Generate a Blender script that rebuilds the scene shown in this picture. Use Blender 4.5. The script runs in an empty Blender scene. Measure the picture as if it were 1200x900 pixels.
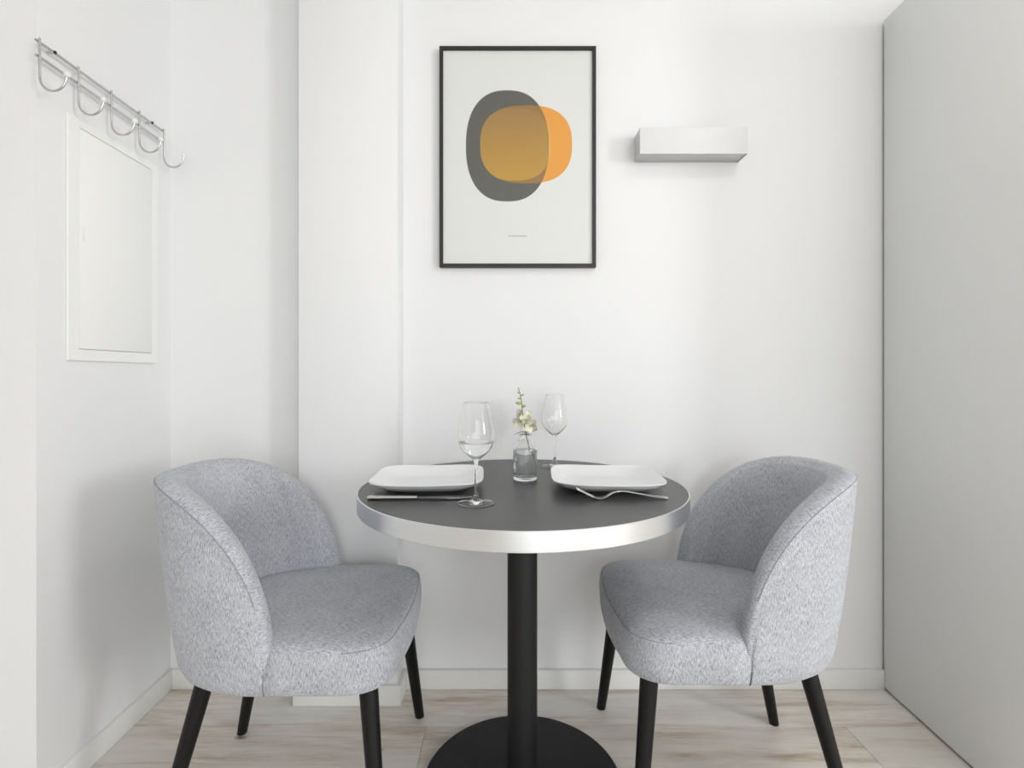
import bpy, bmesh, math, random
from math import sin, cos, pi, radians, sqrt
from mathutils import Vector, Matrix

random.seed(7)
S = bpy.context.scene
C = S.collection

# ------------------------------------------------------------------ camera, world, light
CAM_H = 1.026
F_PX = 621.0
cd = bpy.data.cameras.new('camera')
cam = bpy.data.objects.new('camera', cd)
C.objects.link(cam)
cam.location = (0, 0, CAM_H)
cam.rotation_euler = (pi / 2, 0, 0)
cd.sensor_width = 36
cd.sensor_fit = 'HORIZONTAL'
cd.lens = F_PX / 1200 * 36
cd.shift_y = -11 / 1200
cd.clip_start = 0.02
S.camera = cam

W = bpy.data.worlds.new('daylight')
S.world = W
W.use_nodes = True
W.node_tree.nodes['Background'].inputs[0].default_value = (0.93, 0.97, 1.0, 1)
W.node_tree.nodes['Background'].inputs[1].default_value = 0.25

# room extents (X right, Y away from the camera, Z up)
YB = 1.7385           # back wall
XL = -1.12            # left wall at the back corner
XR = 1.212            # wardrobe side at the back corner
YLN = 1.236           # near end of the short left wall
X0, X1, Y0, ZC = -2.6, 5.0, -3.6, 2.60
WIN_R = (-2.60, -1.60, 1.15, 2.40)    # window in the right wall: y0 y1 z0 z1
WIN_FILL = (-0.2, 2.7, 0.06, 2.45)       # unseen glazing added behind the camera for soft frontal fill: x0 x1 z0 z1


def area(name, loc, rot, sx, sy, power, col):
    l = bpy.data.lights.new(name, 'AREA')
    l.shape = 'RECTANGLE'
    l.size, l.size_y, l.energy, l.color = sx, sy, power, col
    o = bpy.data.objects.new(name, l)
    o.location, o.rotation_euler = loc, rot
    C.objects.link(o)
    return o


area('window_daylight_right', (X1 - 0.02, (WIN_R[0] + WIN_R[1]) / 2, (WIN_R[2] + WIN_R[3]) / 2),
     (0, pi / 2, 0), WIN_R[3] - WIN_R[2], WIN_R[1] - WIN_R[0], 110, (0.985, 0.992, 1.0))
area('rear_fill_light', ((WIN_FILL[0] + WIN_FILL[1]) / 2, Y0 + 0.02, (WIN_FILL[2] + WIN_FILL[3]) / 2),
     (pi / 2, 0, 0), WIN_FILL[1] - WIN_FILL[0], WIN_FILL[3] - WIN_FILL[2], 67, (0.935, 0.972, 1.0))  # added fill that flattens the light from behind the camera

vs = S.view_settings
vs.view_transform = 'Standard'
vs.look = 'None'
vs.gamma = 1
vs.use_curve_mapping = False
vs.exposure = -0.03


# ------------------------------------------------------------------ materials
def srgb(r, g, b):
    def f(c):
        c /= 255
        return c / 12.92 if c <= 0.04045 else ((c + 0.055) / 1.055) ** 2.4
    return (f(r), f(g), f(b), 1)


class N:
    """small node-tree helper"""

    def __init__(s, name):
        s.m = bpy.data.materials.new(name)
        s.m.use_nodes = True
        s.t = s.m.node_tree
        s.b = s.t.nodes['Principled BSDF']

    def n(s, kind, **kw):
        nd = s.t.nodes.new(kind)
        for k, v in kw.items():
            if k.startswith('i_'):
                nd.inputs[k[2:].replace('_', ' ')].default_value = v
            else:
                setattr(nd, k, v)
        return nd

    def l(s, a, b):
        s.t.links.new(a, b)

    def math(s, op, a, b=None, c=None):
        nd = s.t.nodes.new('ShaderNodeMath')
        nd.operation = op
        for i, v in enumerate((a, b, c)):
            if v is None:
                continue
            if isinstance(v, (int, float)):
                nd.inputs[i].default_value = v
            else:
                s.l(v, nd.inputs[i])
        return nd.outputs[0]

    def mix(s, fac, a, b, blend='MIX'):
        nd = s.t.nodes.new('ShaderNodeMix')
        nd.data_type = 'RGBA'
        nd.blend_type = blend
        for sock, v in ((nd.inputs[0], fac), (nd.inputs[6], a), (nd.inputs[7], b)):
            if isinstance(v, (int, float)):
                sock.default_value = v
            elif isinstance(v, tuple):
                sock.default_value = v
            else:
                s.l(v, sock)
        return nd.outputs[2]

    def ramp(s, fac, stops):
        nd = s.t.nodes.new('ShaderNodeValToRGB')
        el = nd.color_ramp.elements
        el[0].position, el[0].color = stops[0]
        el[1].position, el[1].color = stops[-1]
        for p, c in stops[1:-1]:
            e = el.new(p)
            e.color = c
        s.l(fac, nd.inputs[0])
        return nd.outputs[0]

    def noise(s, vec, scale, detail=2.0, rough=0.5, sc=None, dist=0.0, rot=0.0):
        if sc is not None:
            mp = s.n('ShaderNodeMapping')
            mp.inputs['Scale'].default_value = sc
            mp.inputs['Rotation'].default_value = (0, 0, rot)
            s.l(vec, mp.inputs[0])
            vec = mp.outputs[0]
        nd = s.n('ShaderNodeTexNoise')
        nd.inputs['Scale'].default_value = scale
        nd.inputs['Detail'].default_value = detail
        nd.inputs['Roughness'].default_value = rough
        nd.inputs['Distortion'].default_value = dist
        s.l(vec, nd.inputs['Vector'])
        return nd.outputs[0]

    def coord(s, which='Object'):
        return s.n('ShaderNodeTexCoord').outputs[which]

    def bump(s, h, strength, dist):
        nd = s.n('ShaderNodeBump')
        nd.inputs['Strength'].default_value = strength
        nd.inputs['Distance'].default_value = dist
        s.l(h, nd.inputs['Height'])
        s.l(nd.outputs[0], s.b.inputs['Normal'])

    def set(s, **kw):
        for k, v in kw.items():
            s.b.inputs[k.replace('_', ' ')].default_value = v
        return s


def plain(name, col, rough=0.5, metal=0.0, var=0.04, scale=30, bump=0.0, **kw):
    """single colour with a little procedural mottling"""
    n = N(name)
    n.set(Roughness=rough, Metallic=metal, **kw)
    v = n.noise(n.coord(), scale, 3)
    dark = tuple(c * (1 - var) for c in col[:3]) + (1,)
    n.l(n.mix(v, dark, col), n.b.inputs['Base Color'])
    if bump:
        n.bump(v, bump, 0.002)
    return n.m


M = {}
M['wall'] = plain('wall_paint', (0.86, 0.86, 0.86, 1), 0.75, var=0.012, scale=4)
M['ceiling'] = plain('ceiling_paint', (0.87, 0.87, 0.87, 1), 0.8, var=0.01, scale=4)
M['trim'] = plain('trim_paint', (0.86, 0.855, 0.83, 1), 0.42, var=0.015, scale=8)
M['panel'] = plain('panel_lacquer', (0.91, 0.91, 0.89, 1), 0.6, var=0.01, scale=6)
M['wardrobe'] = plain('wardrobe_laminate', (0.84, 0.845, 0.83, 1), 0.33, var=0.012, scale=3)
M['dark_gap'] = plain('shadow_gap_board', (0.05, 0.05, 0.05, 1), 0.8)
M['black_wood'] = plain('black_stained_wood', (0.006, 0.006, 0.0065, 1), 0.45, var=0.3, scale=60, Specular_IOR_Level=0.28)
M['black_metal'] = plain('black_powder_coat', (0.009, 0.009, 0.010, 1), 0.55, var=0.25, scale=300, bump=0.05, Specular_IOR_Level=0.4)
M['frame_black'] = plain('black_frame_lacquer', (0.022, 0.021, 0.02, 1), 0.45, var=0.2, scale=80)
M['chrome'] = plain('chrome', (0.60, 0.60, 0.60, 1), 0.16, 1.0, var=0.03)
M['screw'] = plain('dark_screw', (0.02, 0.02, 0.02, 1), 0.4, 0.6)
M['knob'] = plain('white_plastic', (0.85, 0.85, 0.84, 1), 0.3, var=0.01)
M['porcelain'] = plain('white_porcelain', (0.86, 0.87, 0.87, 1), 0.12, var=0.01)
M['steel'] = plain('polished_steel', (0.66, 0.65, 0.63, 1), 0.2, 1.0, var=0.05)
M['lampbody'] = plain('brushed_aluminium_paint', (0.66, 0.66, 0.66, 1), 0.4, 0.15, var=0.02)
M['diffuser'] = plain('frosted_diffuser', (0.62, 0.62, 0.62, 1), 0.35, var=0.02)
M['window_frame'] = plain('window_frame_paint', (0.8, 0.8, 0.8, 1), 0.4)
pt = N('orchid_petal')
pd, pt2, pmx = pt.n('ShaderNodeBsdfDiffuse'), pt.n('ShaderNodeBsdfTranslucent'), pt.n('ShaderNodeMixShader')
pc = pt.mix(pt.noise(pt.coord(), 120, 3), (0.90, 0.90, 0.74, 1), (0.95, 0.95, 0.90, 1))
pt.l(pc, pd.inputs[0])
pt.l(pc, pt2.inputs[0])
pmx.inputs[0].default_value = 0.4
pt.l(pd.outputs[0], pmx.inputs[1])
pt.l(pt2.outputs[0], pmx.inputs[2])
pt.l(pmx.outputs[0], pt.t.nodes['Material Output'].inputs[0])
M['petal'] = pt.m
M['lip'] = plain('orchid_lip', (0.80, 0.62, 0.16, 1), 0.5, var=0.2, scale=200)
M['stem'] = plain('green_stem', (0.16, 0.22, 0.045, 1), 0.5, var=0.3, scale=150)
M['bud'] = plain('green_bud', (0.46, 0.50, 0.13, 1), 0.5, var=0.25, scale=150)
M['dry'] = plain('mauve_dry_petal', (0.30, 0.27, 0.32, 1), 0.6, var=0.3, scale=200)


def glass(name, col, ior, rough=0.0):
    n = N(name)
    n.set(Roughness=rough, IOR=ior, Transmission_Weight=1.0)
    v = n.noise(n.coord(), 20, 1)
    n.l(n.mix(v, col, (1, 1, 1, 1)), n.b.inputs['Base Color'])
    return n.m


M['glass'] = glass('clear_glass', (0.985, 0.99, 0.985, 1), 1.45)
M['water'] = glass('water', (0.97, 0.985, 0.98, 1), 1.333)
wm = N('vase_water')
wm.set(Roughness=0.03, IOR=1.333, Transmission_Weight=0.87)
wm.l(wm.mix(wm.noise(wm.coord(), 40, 2), (0.86, 0.89, 0.88, 1), (0.93, 0.95, 0.94, 1)), wm.b.inputs['Base Color'])
M['vase_water'] = wm.m
M['pane'] = glass('window_glass', (0.97, 0.99, 0.98, 1), 1.45)


def mat_fabric():
    n = N('heather_grey_weave')
    uv = n.coord('UV')
    warp = n.noise(uv, 1.0, 2, 0.6, (1000, 105, 1), 0.7, 0.12)
    weft = n.noise(uv, 1.0, 2, 0.6, (150, 800, 1), 0.7, 0.12)
    fine = n.noise(uv, 700, 1, 0.5)
    big = n.noise(uv, 14, 2, 0.5)
    a = n.math('MULTIPLY', warp, 0.60)
    b = n.math('MULTIPLY_ADD', weft, 0.20, a)
    c = n.math('MULTIPLY_ADD', fine, 0.14, b)
    d = n.math('MULTIPLY_ADD', big, 0.07, c)
    col = n.ramp(d, [(0.38, (0.17, 0.177, 0.205, 1)), (0.455, (0.36, 0.372, 0.408, 1)),
                     (0.52, (0.53, 0.54, 0.58, 1)), (0.63, (0.70, 0.71, 0.75, 1))])
    n.l(col, n.b.inputs['Base Color'])
    n.set(Roughness=0.92, Sheen_Weight=0.25, Sheen_Roughness=0.5)
    n.b.inputs['Specular IOR Level'].default_value = 0.15
    n.bump(d, 0.5, 0.0016)
    return n.m


def mat_piping():
    n = N('grey_seam_thread')
    v = n.noise(n.coord(), 500, 2)
    n.l(n.mix(v, (0.22, 0.225, 0.25, 1), (0.40, 0.405, 0.43, 1)), n.b.inputs['Base Color'])
    n.set(Roughness=0.9)
    return n.m


def mat_plank():
    n = N('weathered_oak_plank')
    oi = n.n('ShaderNodeObjectInfo')
    rnd = oi.outputs['Random']
    off = n.n('ShaderNodeCombineXYZ')
    n.l(n.math('MULTIPLY', rnd, 37.0), off.inputs[0])
    n.l(n.math('MULTIPLY', rnd, 91.0), off.inputs[1])
    add = n.n('ShaderNodeVectorMath', operation='ADD')
    n.l(n.coord(), add.inputs[0])
    n.l(off.outputs[0], add.inputs[1])
    v = add.outputs[0]
    # a slow sideways wander gives the grain its waves
    wob = n.noise(v, 1.0, 2, 0.5, (2.5, 5, 1))
    sep = n.n('ShaderNodeSeparateXYZ')
    n.l(v, sep.inputs[0])
    cmb = n.n('ShaderNodeCombineXYZ')
    n.l(sep.outputs[0], cmb.inputs[0])
    n.l(n.math('MULTIPLY_ADD', wob, 0.035, sep.outputs[1]), cmb.inputs[1])
    g = cmb.outputs[0]
    streak = n.noise(g, 1.0, 5, 0.66, (2.6, 24, 1))
    fine = n.noise(g, 1.0, 3, 0.65, (14, 260, 1))
    patch = n.noise(v, 1.0, 3, 0.55, (2.4, 6, 1))
    k = n.math('MULTIPLY_ADD', fine, 0.30, n.math('MULTIPLY', streak, 0.72))
    base = n.ramp(k, [(0.36, srgb(178, 158, 138)), (0.46, srgb(216, 204, 189)),
                      (0.56, srgb(236, 229, 219)), (0.70, srgb(245, 242, 237))])
    pm_ = n.ramp(patch, [(0.38, (0, 0, 0, 1)), (0.62, (1, 1, 1, 1))])
    grey = n.mix(n.math('MULTIPLY', pm_, 0.75), base, srgb(234, 233, 229))
    # occasional knots
    vo = n.n('ShaderNodeTexVoronoi')
    mp = n.n('ShaderNodeMapping')
    mp.inputs['Scale'].default_value = (3.4, 7.0, 1)
    n.l(v, mp.inputs[0])
    n.l(mp.outputs[0], vo.inputs['Vector'])
    vo.inputs['Scale'].default_value = 1.0
    dist = n.math('ADD', vo.outputs['Distance'], n.math('MULTIPLY', n.math('SUBTRACT', fine, 0.5), 0.05))
    knot = n.ramp(dist, [(0.0, (1, 1, 1, 1)), (0.03, (0.8, 0.8, 0.8, 1)), (0.075, (0, 0, 0, 1))])
    kn = n.mix(n.math('MULTIPLY', knot, 0.85), grey, srgb(110, 90, 74))
    # rusty thread lines
    rust = n.ramp(n.noise(g, 1.0, 2, 0.5, (1.6, 30, 1)), [(0.62, (0, 0, 0, 1)), (0.72, (1, 1, 1, 1))])
    kr = n.mix(n.math('MULTIPLY', rust, 0.35), kn, srgb(178, 146, 122))
    tint = n.ramp(rnd, [(0.0, (0.86, 0.83, 0.80, 1)), (0.5, (0.95, 0.94, 0.92, 1)), (1.0, (1.0, 1.0, 1.0, 1))])
    n.l(n.mix(1.0, kr, tint, 'MULTIPLY'), n.b.inputs['Base Color'])
    n.set(Roughness=0.46)
    n.bump(fine, 0.15, 0.001)
    return n.m


def mat_tabletop():
    n = N('charcoal_laminate')
    v = n.noise(n.coord(), 450, 2)
    n.l(n.mix(v, (0.040, 0.040, 0.041, 1), (0.062, 0.062, 0.063, 1)), n.b.inputs['Base Color'])
    n.set(Roughness=0.34)
    n.bump(v, 0.06, 0.001)
    return n.m


def mat_band():
    n = N('brushed_aluminium')
    v = n.noise(n.coord(), 1.0, 3, 0.6, (6, 6, 700))
    n.l(n.mix(v, (0.74, 0.76, 0.785, 1), (0.87, 0.89, 0.915, 1)), n.b.inputs['Base Color'])
    n.set(Metallic=1.0, Roughness=0.3)
    n.bump(v, 0.05, 0.0008)
    return n.m


def mat_print():
    """abstract print: a grey and an orange rounded shape that overlap"""
    n = N('abstract_print')
    sep = n.n('ShaderNodeSeparateXYZ')
    n.l(n.coord(), sep.inputs[0])
    x, z = sep.outputs[0], sep.outputs[2]

    def blob(cx, cz, rl, rr, rt, rb, p, q):
        dx, dz = n.math('SUBTRACT', x, cx), n.math('SUBTRACT', z, cz)
        right = n.math('GREATER_THAN', dx, 0.0)
        rx = n.math('MULTIPLY_ADD', right, rr - rl, rl)
        up = n.math('GREATER_THAN', dz, 0.0)
        rz = n.math('MULTIPLY_ADD', up, rt - rb, rb)
        a = n.math('POWER', n.math('ABSOLUTE', n.math('DIVIDE', dx, rx)), p)
        b = n.math('POWER', n.math('ABSOLUTE', n.math('DIVIDE', dz, rz)), q)
        f = n.math('ADD', a, b)
        mr = n.n('ShaderNodeMapRange')
        mr.inputs[1].default_value, mr.inputs[2].default_value = 0.985, 1.015
        mr.inputs[3].default_value, mr.inputs[4].default_value = 1.0, 0.0
        n.l(f, mr.inputs[0])
        return mr.outputs[0]

    # print coordinates in metres from the frame centre
    grey = blob(-0.0345, 0.0375, 0.1345, 0.136, 0.181, 0.181, 2.45, 2.3)
    orange = blob(0.030, 0.0425, 0.1525, 0.147, 0.127, 0.127, 2.6, 2.5)
    inner = blob(-0.010, 0.0425, 0.1125, 0.118, 0.117, 0.118, 2.55, 2.45)
    paper = srgb(224, 225, 221)
    m1 = n.noise(n.coord(), 30, 3)
    gcol = n.mix(m1, srgb(92, 92, 86), srgb(100, 100, 94))
    zt = n.n('ShaderNodeMapRange')
    zt.inputs[1].default_value, zt.inputs[2].default_value = -0.08, 0.16
    n.l(z, zt.inputs[0])
    ochre = n.mix(zt.outputs[0], srgb(190, 149, 66), srgb(158, 124, 78))
    both = n.mix(inner, srgb(150, 118, 72), ochre)
    only = n.mix(inner, srgb(229, 159, 72), srgb(222, 170, 92))
    c = n.mix(grey, paper, gcol)
    oc = n.mix(grey, only, both)
    n.l(n.mix(orange, c, oc), n.b.inputs['Base Color'])
    n.set(Roughness=0.35)
    return n.m


M['fabric'] = mat_fabric()
M['piping'] = mat_piping()
M['plank'] = mat_plank()
M['tabletop'] = mat_tabletop()
M['band'] = mat_band()
M['print'] = mat_print()


# ------------------------------------------------------------------ mesh helpers
def obj(name, me, mat, parent=None, loc=None, smooth=None):
    o = bpy.data.objects.new(name, me)
    C.objects.link(o)
    if mat is not None and not me.materials:
        me.materials.append(mat)
    if parent is not None:
        o.parent = parent
    if loc is not None:
        o.location = loc
    return o


def tag(o, label=None, cat=None, group=None, kind=None):
    if label:
        o['label'] = label
    if cat:
        o['category'] = cat
    if group:
        o['group'] = group
    if kind:
        o['kind'] = kind
    return o


def thing(name, label, cat, loc=(0, 0, 0), rz=0.0, group=None):
    o = bpy.data.objects.new(name, None)
    o.empty_display_size = 0.05
    C.objects.link(o)
    o.location = loc
    o.rotation_euler = (0, 0, rz)
    return tag(o, label, cat, group)


def finish(bm, name, smooth=True, sharp=35):
    bmesh.ops.recalc_face_normals(bm, faces=bm.faces)
    me = bpy.data.meshes.new(name)
    bm.to_mesh(me)
    bm.free()
    if smooth:
        me.polygons.foreach_set('use_smooth', [True] * len(me.polygons))
        me.set_sharp_from_angle(angle=radians(sharp))
    return me


def box_mesh(name, lo, hi, bev=0.0, seg=2):
    bm = bmesh.new()
    bmesh.ops.create_cube(bm, size=1)
    for v in bm.verts:
        v.co = Vector([lo[i] + (v.co[i] + 0.5) * (hi[i] - lo[i]) for i in range(3)])
    if bev > 0:
        bmesh.ops.bevel(bm, geom=list(bm.edges), offset=bev, segments=seg, affect='EDGES', profile=0.5)
    return finish(bm, name, True, 30)


def prism_mesh(name, pts, z0, z1, bev=0.0):
    """plan polygon (x, y) extruded from z0 to z1"""
    bm = bmesh.new()
    b = [bm.verts.new((x, y, z0)) for x, y in pts]
    t = [bm.verts.new((x, y, z1)) for x, y in pts]
    bm.faces.new(b[::-1])
    bm.faces.new(t)
    k = len(pts)
    for i in range(k):
        bm.faces.new((b[i], b[(i + 1) % k], t[(i + 1) % k], t[i]))
    if bev:
        bmesh.ops.bevel(bm, geom=list(bm.edges), offset=bev, segments=2, affect='EDGES', profile=0.5)
    return finish(bm, name, True, 30)


def lathe_mesh(name, prof, seg=64, sharp=40, closed=False):
    """revolve (r, z) around Z"""
    bm = bmesh.new()
    rings = []
    for r, z in prof:
        if r < 1e-6:
            rings.append([bm.verts.new((0, 0, z))])
        else:
            rings.append([bm.verts.new((r * cos(2 * pi * i / seg), r * sin(2 * pi * i / seg), z)) for i in range(seg)])
    pairs = list(zip(rings[:-1], rings[1:]))
    if closed:
        pairs.append((rings[-1], rings[0]))
    for a, b in pairs:
        for i in range(seg):
            j = (i + 1) % seg
            if len(a) == 1 and len(b) == 1:
                continue
            if len(a) == 1:
                bm.faces.new((a[0], b[i], b[j]))
            elif len(b) == 1:
                bm.faces.new((a[i], a[j], b[0]))
            else:
                bm.faces.new((a[i], a[j], b[j], b[i]))
    return finish(bm, name, True, sharp)


def tube_mesh(name, pts, rad, seg=10, closed=False, caps=True):
    """round tube along points; rad is a number or one per point"""
    pts = [Vector(p) for p in pts]
    k = len(pts)
    rs = rad if isinstance(rad, (list, tuple)) else [rad] * k
    bm = bmesh.new()
    rings = []
    up = None
    for i, p in enumerate(pts):
        a = pts[(i - 1) % k] if (closed or i > 0) else p
        b = pts[(i + 1) % k] if (closed or i < k - 1) else p
        t = (b - a).normalized()
        if up is None:
            up = Vector((0, 0, 1)) if abs(t.z) < 0.9 else Vector((1, 0, 0))
        n1 = (up - t * up.dot(t)).normalized()
        up = n1
        n2 = t.cross(n1)
        rings.append([bm.verts.new(p + (n1 * cos(2 * pi * j / seg) + n2 * sin(2 * pi * j / seg)) * rs[i])
                      for j in range(seg)])
    rr = list(zip(rings[:-1], rings[1:]))
    if closed:
        rr.append((rings[-1], rings[0]))
    for a, b in rr:
        for j in range(seg):
            bm.faces.new((a[j], a[(j + 1) % seg], b[(j + 1) % seg], b[j]))
    if caps and not closed:
        bm.faces.new(rings[0][::-1])
        bm.faces.new(rings[-1])
    return finish(bm, name, True, 50)


def bez(pts, n=8):
    """Catmull-Rom through points"""
    pts = [Vector(p) for p in pts]
    out = []
    for i in range(len(pts) - 1):
        p0, p1, p2, p3 = pts[max(i - 1, 0)], pts[i], pts[i + 1], pts[min(i + 2, len(pts) - 1)]
        for j in range(n):
            t = j / n
            out.append(0.5 * ((2 * p1) + (p2 - p0) * t + (2 * p0 - 5 * p1 + 4 * p2 - p3) * t * t +
                              (3 * p1 - p0 - 3 * p2 + p3) * t ** 3))
    out.append(pts[-1])
    return out


def wall_with_hole(name, axis, at, thick, a0, a1, b0, b1, hole):
    """wall slab normal to axis ('X'/'Y') with one rectangular opening, as four pieces of one mesh"""
    h0, h1, k0, k1 = hole
    bm = bmesh.new()
    for (p0, p1, q0, q1) in ((a0, h0, b0, b1), (h1, a1, b0, b1), (h0, h1, b0, k0), (h0, h1, k1, b1)):
        r = bmesh.ops.create_cube(bm, size=1)
        for v in r['verts']:
            u = p0 + (v.co.x + 0.5) * (p1 - p0)
            w = q0 + (v.co.z + 0.5) * (q1 - q0)
            d = at + (v.co.y + 0.5) * thick
            v.co = Vector((d, u, w)) if axis == 'X' else Vector((u, d, w))
    return finish(bm, name, False)


# ------------------------------------------------------------------ the room
def xleft(y):
    return XL - 0.021 * (y - YB)


def xright(y):
    return XR + 0.048 * (y - YB)


T = 0.12
BH, BT = 0.063, 0.013      # baseboard height, thickness

floor = tag(obj('floor', box_mesh('floor', (X0 - T, Y0 - T, -0.10), (X1 + T, YB + T, -0.006)), M['dark_gap']),
            kind='structure')
PW, PL, GAP = 0.18, 1.22, 0.0009
plank_cache = {}


def plank(x0, x1, y0, y1):
    lx, ly = round(x1 - x0 - GAP, 4), round(y1 - y0 - GAP, 4)
    key = (lx, ly)
    if key not in plank_cache:
        plank_cache[key] = box_mesh('plank', (-lx / 2, -ly / 2, -0.006), (lx / 2, ly / 2, 0.0), 0.0006, 1)
    obj('plank', plank_cache[key], M['plank'], floor, ((x0 + x1) / 2, (y0 + y1) / 2, 0))


YJ = 1.5465                # a long joint seen in the photograph
r0 = int(math.floor((Y0 - YJ) / PW))
row = r0
rowoff = {-1: -0.249, 0: 0.031, 1: -0.62}
while YJ + row * PW < YB:
    ya, yb = max(YJ + row * PW, Y0), min(YJ + (row + 1) * PW, YB)
    if yb - ya > 0.004:
        off = rowoff.get(row, -0.249 + ((row * 0.37) % 1.0) * PL)
        j = int(math.floor((X0 - off) / PL))
        while off + j * PL < X1:
            xa, xb = max(off + j * PL, X0), min(off + (j + 1) * PL, X1)
            if xb - xa > 0.004:
                plank(xa, xb, ya, yb)
            j += 1
    row += 1

tag(obj('ceiling', box_mesh('ceiling', (X0 - T, Y0 - T, ZC), (X1 + T, YB + T, ZC + 0.1)), M['ceiling']), kind='structure')
tag(obj('wall_back', box_mesh('wall_back', (XL - 0.3, YB, 0), (X1 + T, YB + T, ZC)), M['wall']), kind='structure')
# the short left wall and the wall that turns away from it
tag(obj('wall_left', prism_mesh('wall_left', [(xleft(YB), YB), (xleft(YLN), YLN), (X0, YLN), (X0, YB)], 0, ZC), M['wall']),
    kind='structure')
tag(obj('wall_left_room', box_mesh('wall_left_room', (X0 - T, Y0, 0), (X0, YLN, ZC)), M['wall']), kind='structure')
tag(obj('wall_right', wall_with_hole('wall_right', 'X', X1 + T / 2, T, Y0, YB, 0, ZC, WIN_R), M['wall']), kind='structure')
tag(obj('wall_rear', wall_with_hole('wall_rear', 'Y', Y0 - T / 2, T, X0 - T, X1 + T, 0, ZC, WIN_FILL), M['wall']), kind='structure')

# column in front of the back wall
CX0, CX1, CY = -0.665, -0.357, 1.651
tag(obj('wall_column', box_mesh('wall_column', (CX0, CY, 0), (CX1, YB, ZC), 0.002, 2), M['wall']), kind='structure')


def baseboard(name, pts):
    """skirting along a polyline of wall points, given as a closed plan polygon"""
    return tag(obj(name, prism_mesh(name, pts, 0.0005, BH, 0.0015), M['trim']), kind='structure')


baseboard('baseboard_back', [(CX1 + BT, YB), (CX1 + BT, YB - BT), (XR + 0.005, YB - BT), (XR + 0.005, YB)])
baseboard('baseboard_recess', [(xleft(YB) + BT, YB), (xleft(YB) + BT, YB - BT), (CX0 - BT, YB - BT), (CX0 - BT, YB)])
baseboard('baseboard_left', [(xleft(YB), YB), (xleft(YLN), YLN - BT), (xleft(YLN) + BT, YLN - BT), (xleft(YB) + BT, YB)])
baseboard('baseboard_column', [(CX0, YB), (CX0 - BT, YB), (CX0 - BT, CY - BT), (CX1 + BT, CY - BT), (CX1 + BT, YB),
                               (CX1, YB), (CX1, CY), (CX0, CY)])


# windows: frame, mullion, pane
def window(name, axis, at, rect):
    u0, u1, z0, z1 = rect
    root = tag(thing(name, None, None), kind='structure')

    def bx(n, ua, ub, za, zb, da, db, mat):
        if axis == 'X':
            me = box_mesh(n, (at + da, ua, za), (at + db, ub, zb), 0.003)
        else:
            me = box_mesh(n, (ua, at - db, za), (ub, at - da, zb), 0.003)
        return obj(n, me, mat, root)
    f = 0.055
    for ua, ub, za, zb in ((u0, u0 + f, z0, z1), (u1 - f, u1, z0, z1), (u0 + f, u1 - f, z0, z0 + f), (u0 + f, u1 - f, z1 - f, z1),
                           ((u0 + u1) / 2 - f / 2, (u0 + u1) / 2 + f / 2, z0 + f, z1 - f)):
        bx('window_frame', ua, ub, za, zb, 0.03, 0.08, M['window_frame'])
    um = (u0 + u1) / 2
    for ua, ub in ((u0 + f, um - f / 2), (um + f / 2, u1 - f)):
        bx('pane', ua, ub, z0 + f, z1 - f, 0.05, 0.058, M['pane'])


window('window_1', 'X', X1, WIN_R)
window('rear_fill_window', 'Y', Y0, WIN_FILL)  # unseen opening, added to carry the frontal fill

# unseen ceiling lamp added to brighten the right-hand corner (above the frame)
dl = thing('added_fill_lamp', 'added unseen round ceiling lamp brightening the right corner', 'lamp', (1.0, 0.55, ZC))
obj('fill_lamp_base', lathe_mesh('fill_lamp_base', [(0, -0.0005), (0.235, -0.0005), (0.240, -0.006), (0.240, -0.045), (0.232, -0.050), (0.225, -0.045), (0, -0.045)], 64), M['trim'], dl)
obj('diffuser', lathe_mesh('diffuser', [(0, -0.046), (0.2245, -0.046), (0.222, -0.054), (0, -0.060)], 64), M['diffuser'], dl)
fill_light = area('added_fill_lamp_light', (0, 0, -0.064), (0, 0, 0), 0.44, 0.44, 5.5, (1.0, 0.975, 0.95))
fill_light.data.shape = 'DISK'
fill_light.parent = dl

# ------------------------------------------------------------------ wardrobe on the right
WZ = 2.179
WYN = 1.215                 # near edge of the side panel
w = thing('wardrobe', 'tall plain grey-white wardrobe side standing on the wood floor', 'wardrobe', (XR, YB, 0))


def wpt(x, y):
    return (x - XR, y - YB)


yb_ = YB - BT - 0.0005
obj('side_panel', prism_mesh('side_panel', [wpt(xright(yb_), yb_), wpt(xright(WYN), WYN), wpt(xright(WYN) + 0.02, WYN),
                                            wpt(xright(yb_) + 0.02, yb_)], 0.008, WZ, 0.0008), M['wardrobe'], w)
obj('plinth', prism_mesh('plinth', [wpt(xright(yb_) + 0.012, yb_), wpt(xright(WYN) + 0.012, WYN + 0.03),
                                    wpt(2.2, WYN + 0.03), wpt(2.2, yb_)], 0.0005, 0.06), M['dark_gap'], w)
obj('carcass', prism_mesh('carcass', [wpt(xright(yb_) + 0.0205, yb_), wpt(xright(WYN) + 0.0205, WYN + 0.021),
                                      wpt(2.2, WYN + 0.021), wpt(2.2, yb_)], 0.061, WZ - 0.001), M['wardrobe'], w)
for i in range(2):
    xa = xright(WYN) + 0.023 + i * 0.505
    d = obj('door', box_mesh('door', (xa - XR, WYN - YB, 0.08), (xa + 0.5 - XR, WYN + 0.02 - YB, WZ - 0.004), 0.001), M['wardrobe'], w)
    hx = xa + (0.46 if i == 0 else 0.04)
    obj('handle', tube_mesh('handle', [(hx - XR, WYN - YB, 0.95), (hx - XR, WYN - YB - 0.03, 0.96), (hx - XR, WYN - YB - 0.03, 1.14),
                                       (hx - XR, WYN - YB, 1.15)], 0.005), M['chrome'], d)


# ------------------------------------------------------------------ chairs
ZB = 0.360      # underside of the upholstery
ZR = 0.796      # top of the back


def lerp(a, b, t):
    return a + (b - a) * t


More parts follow.
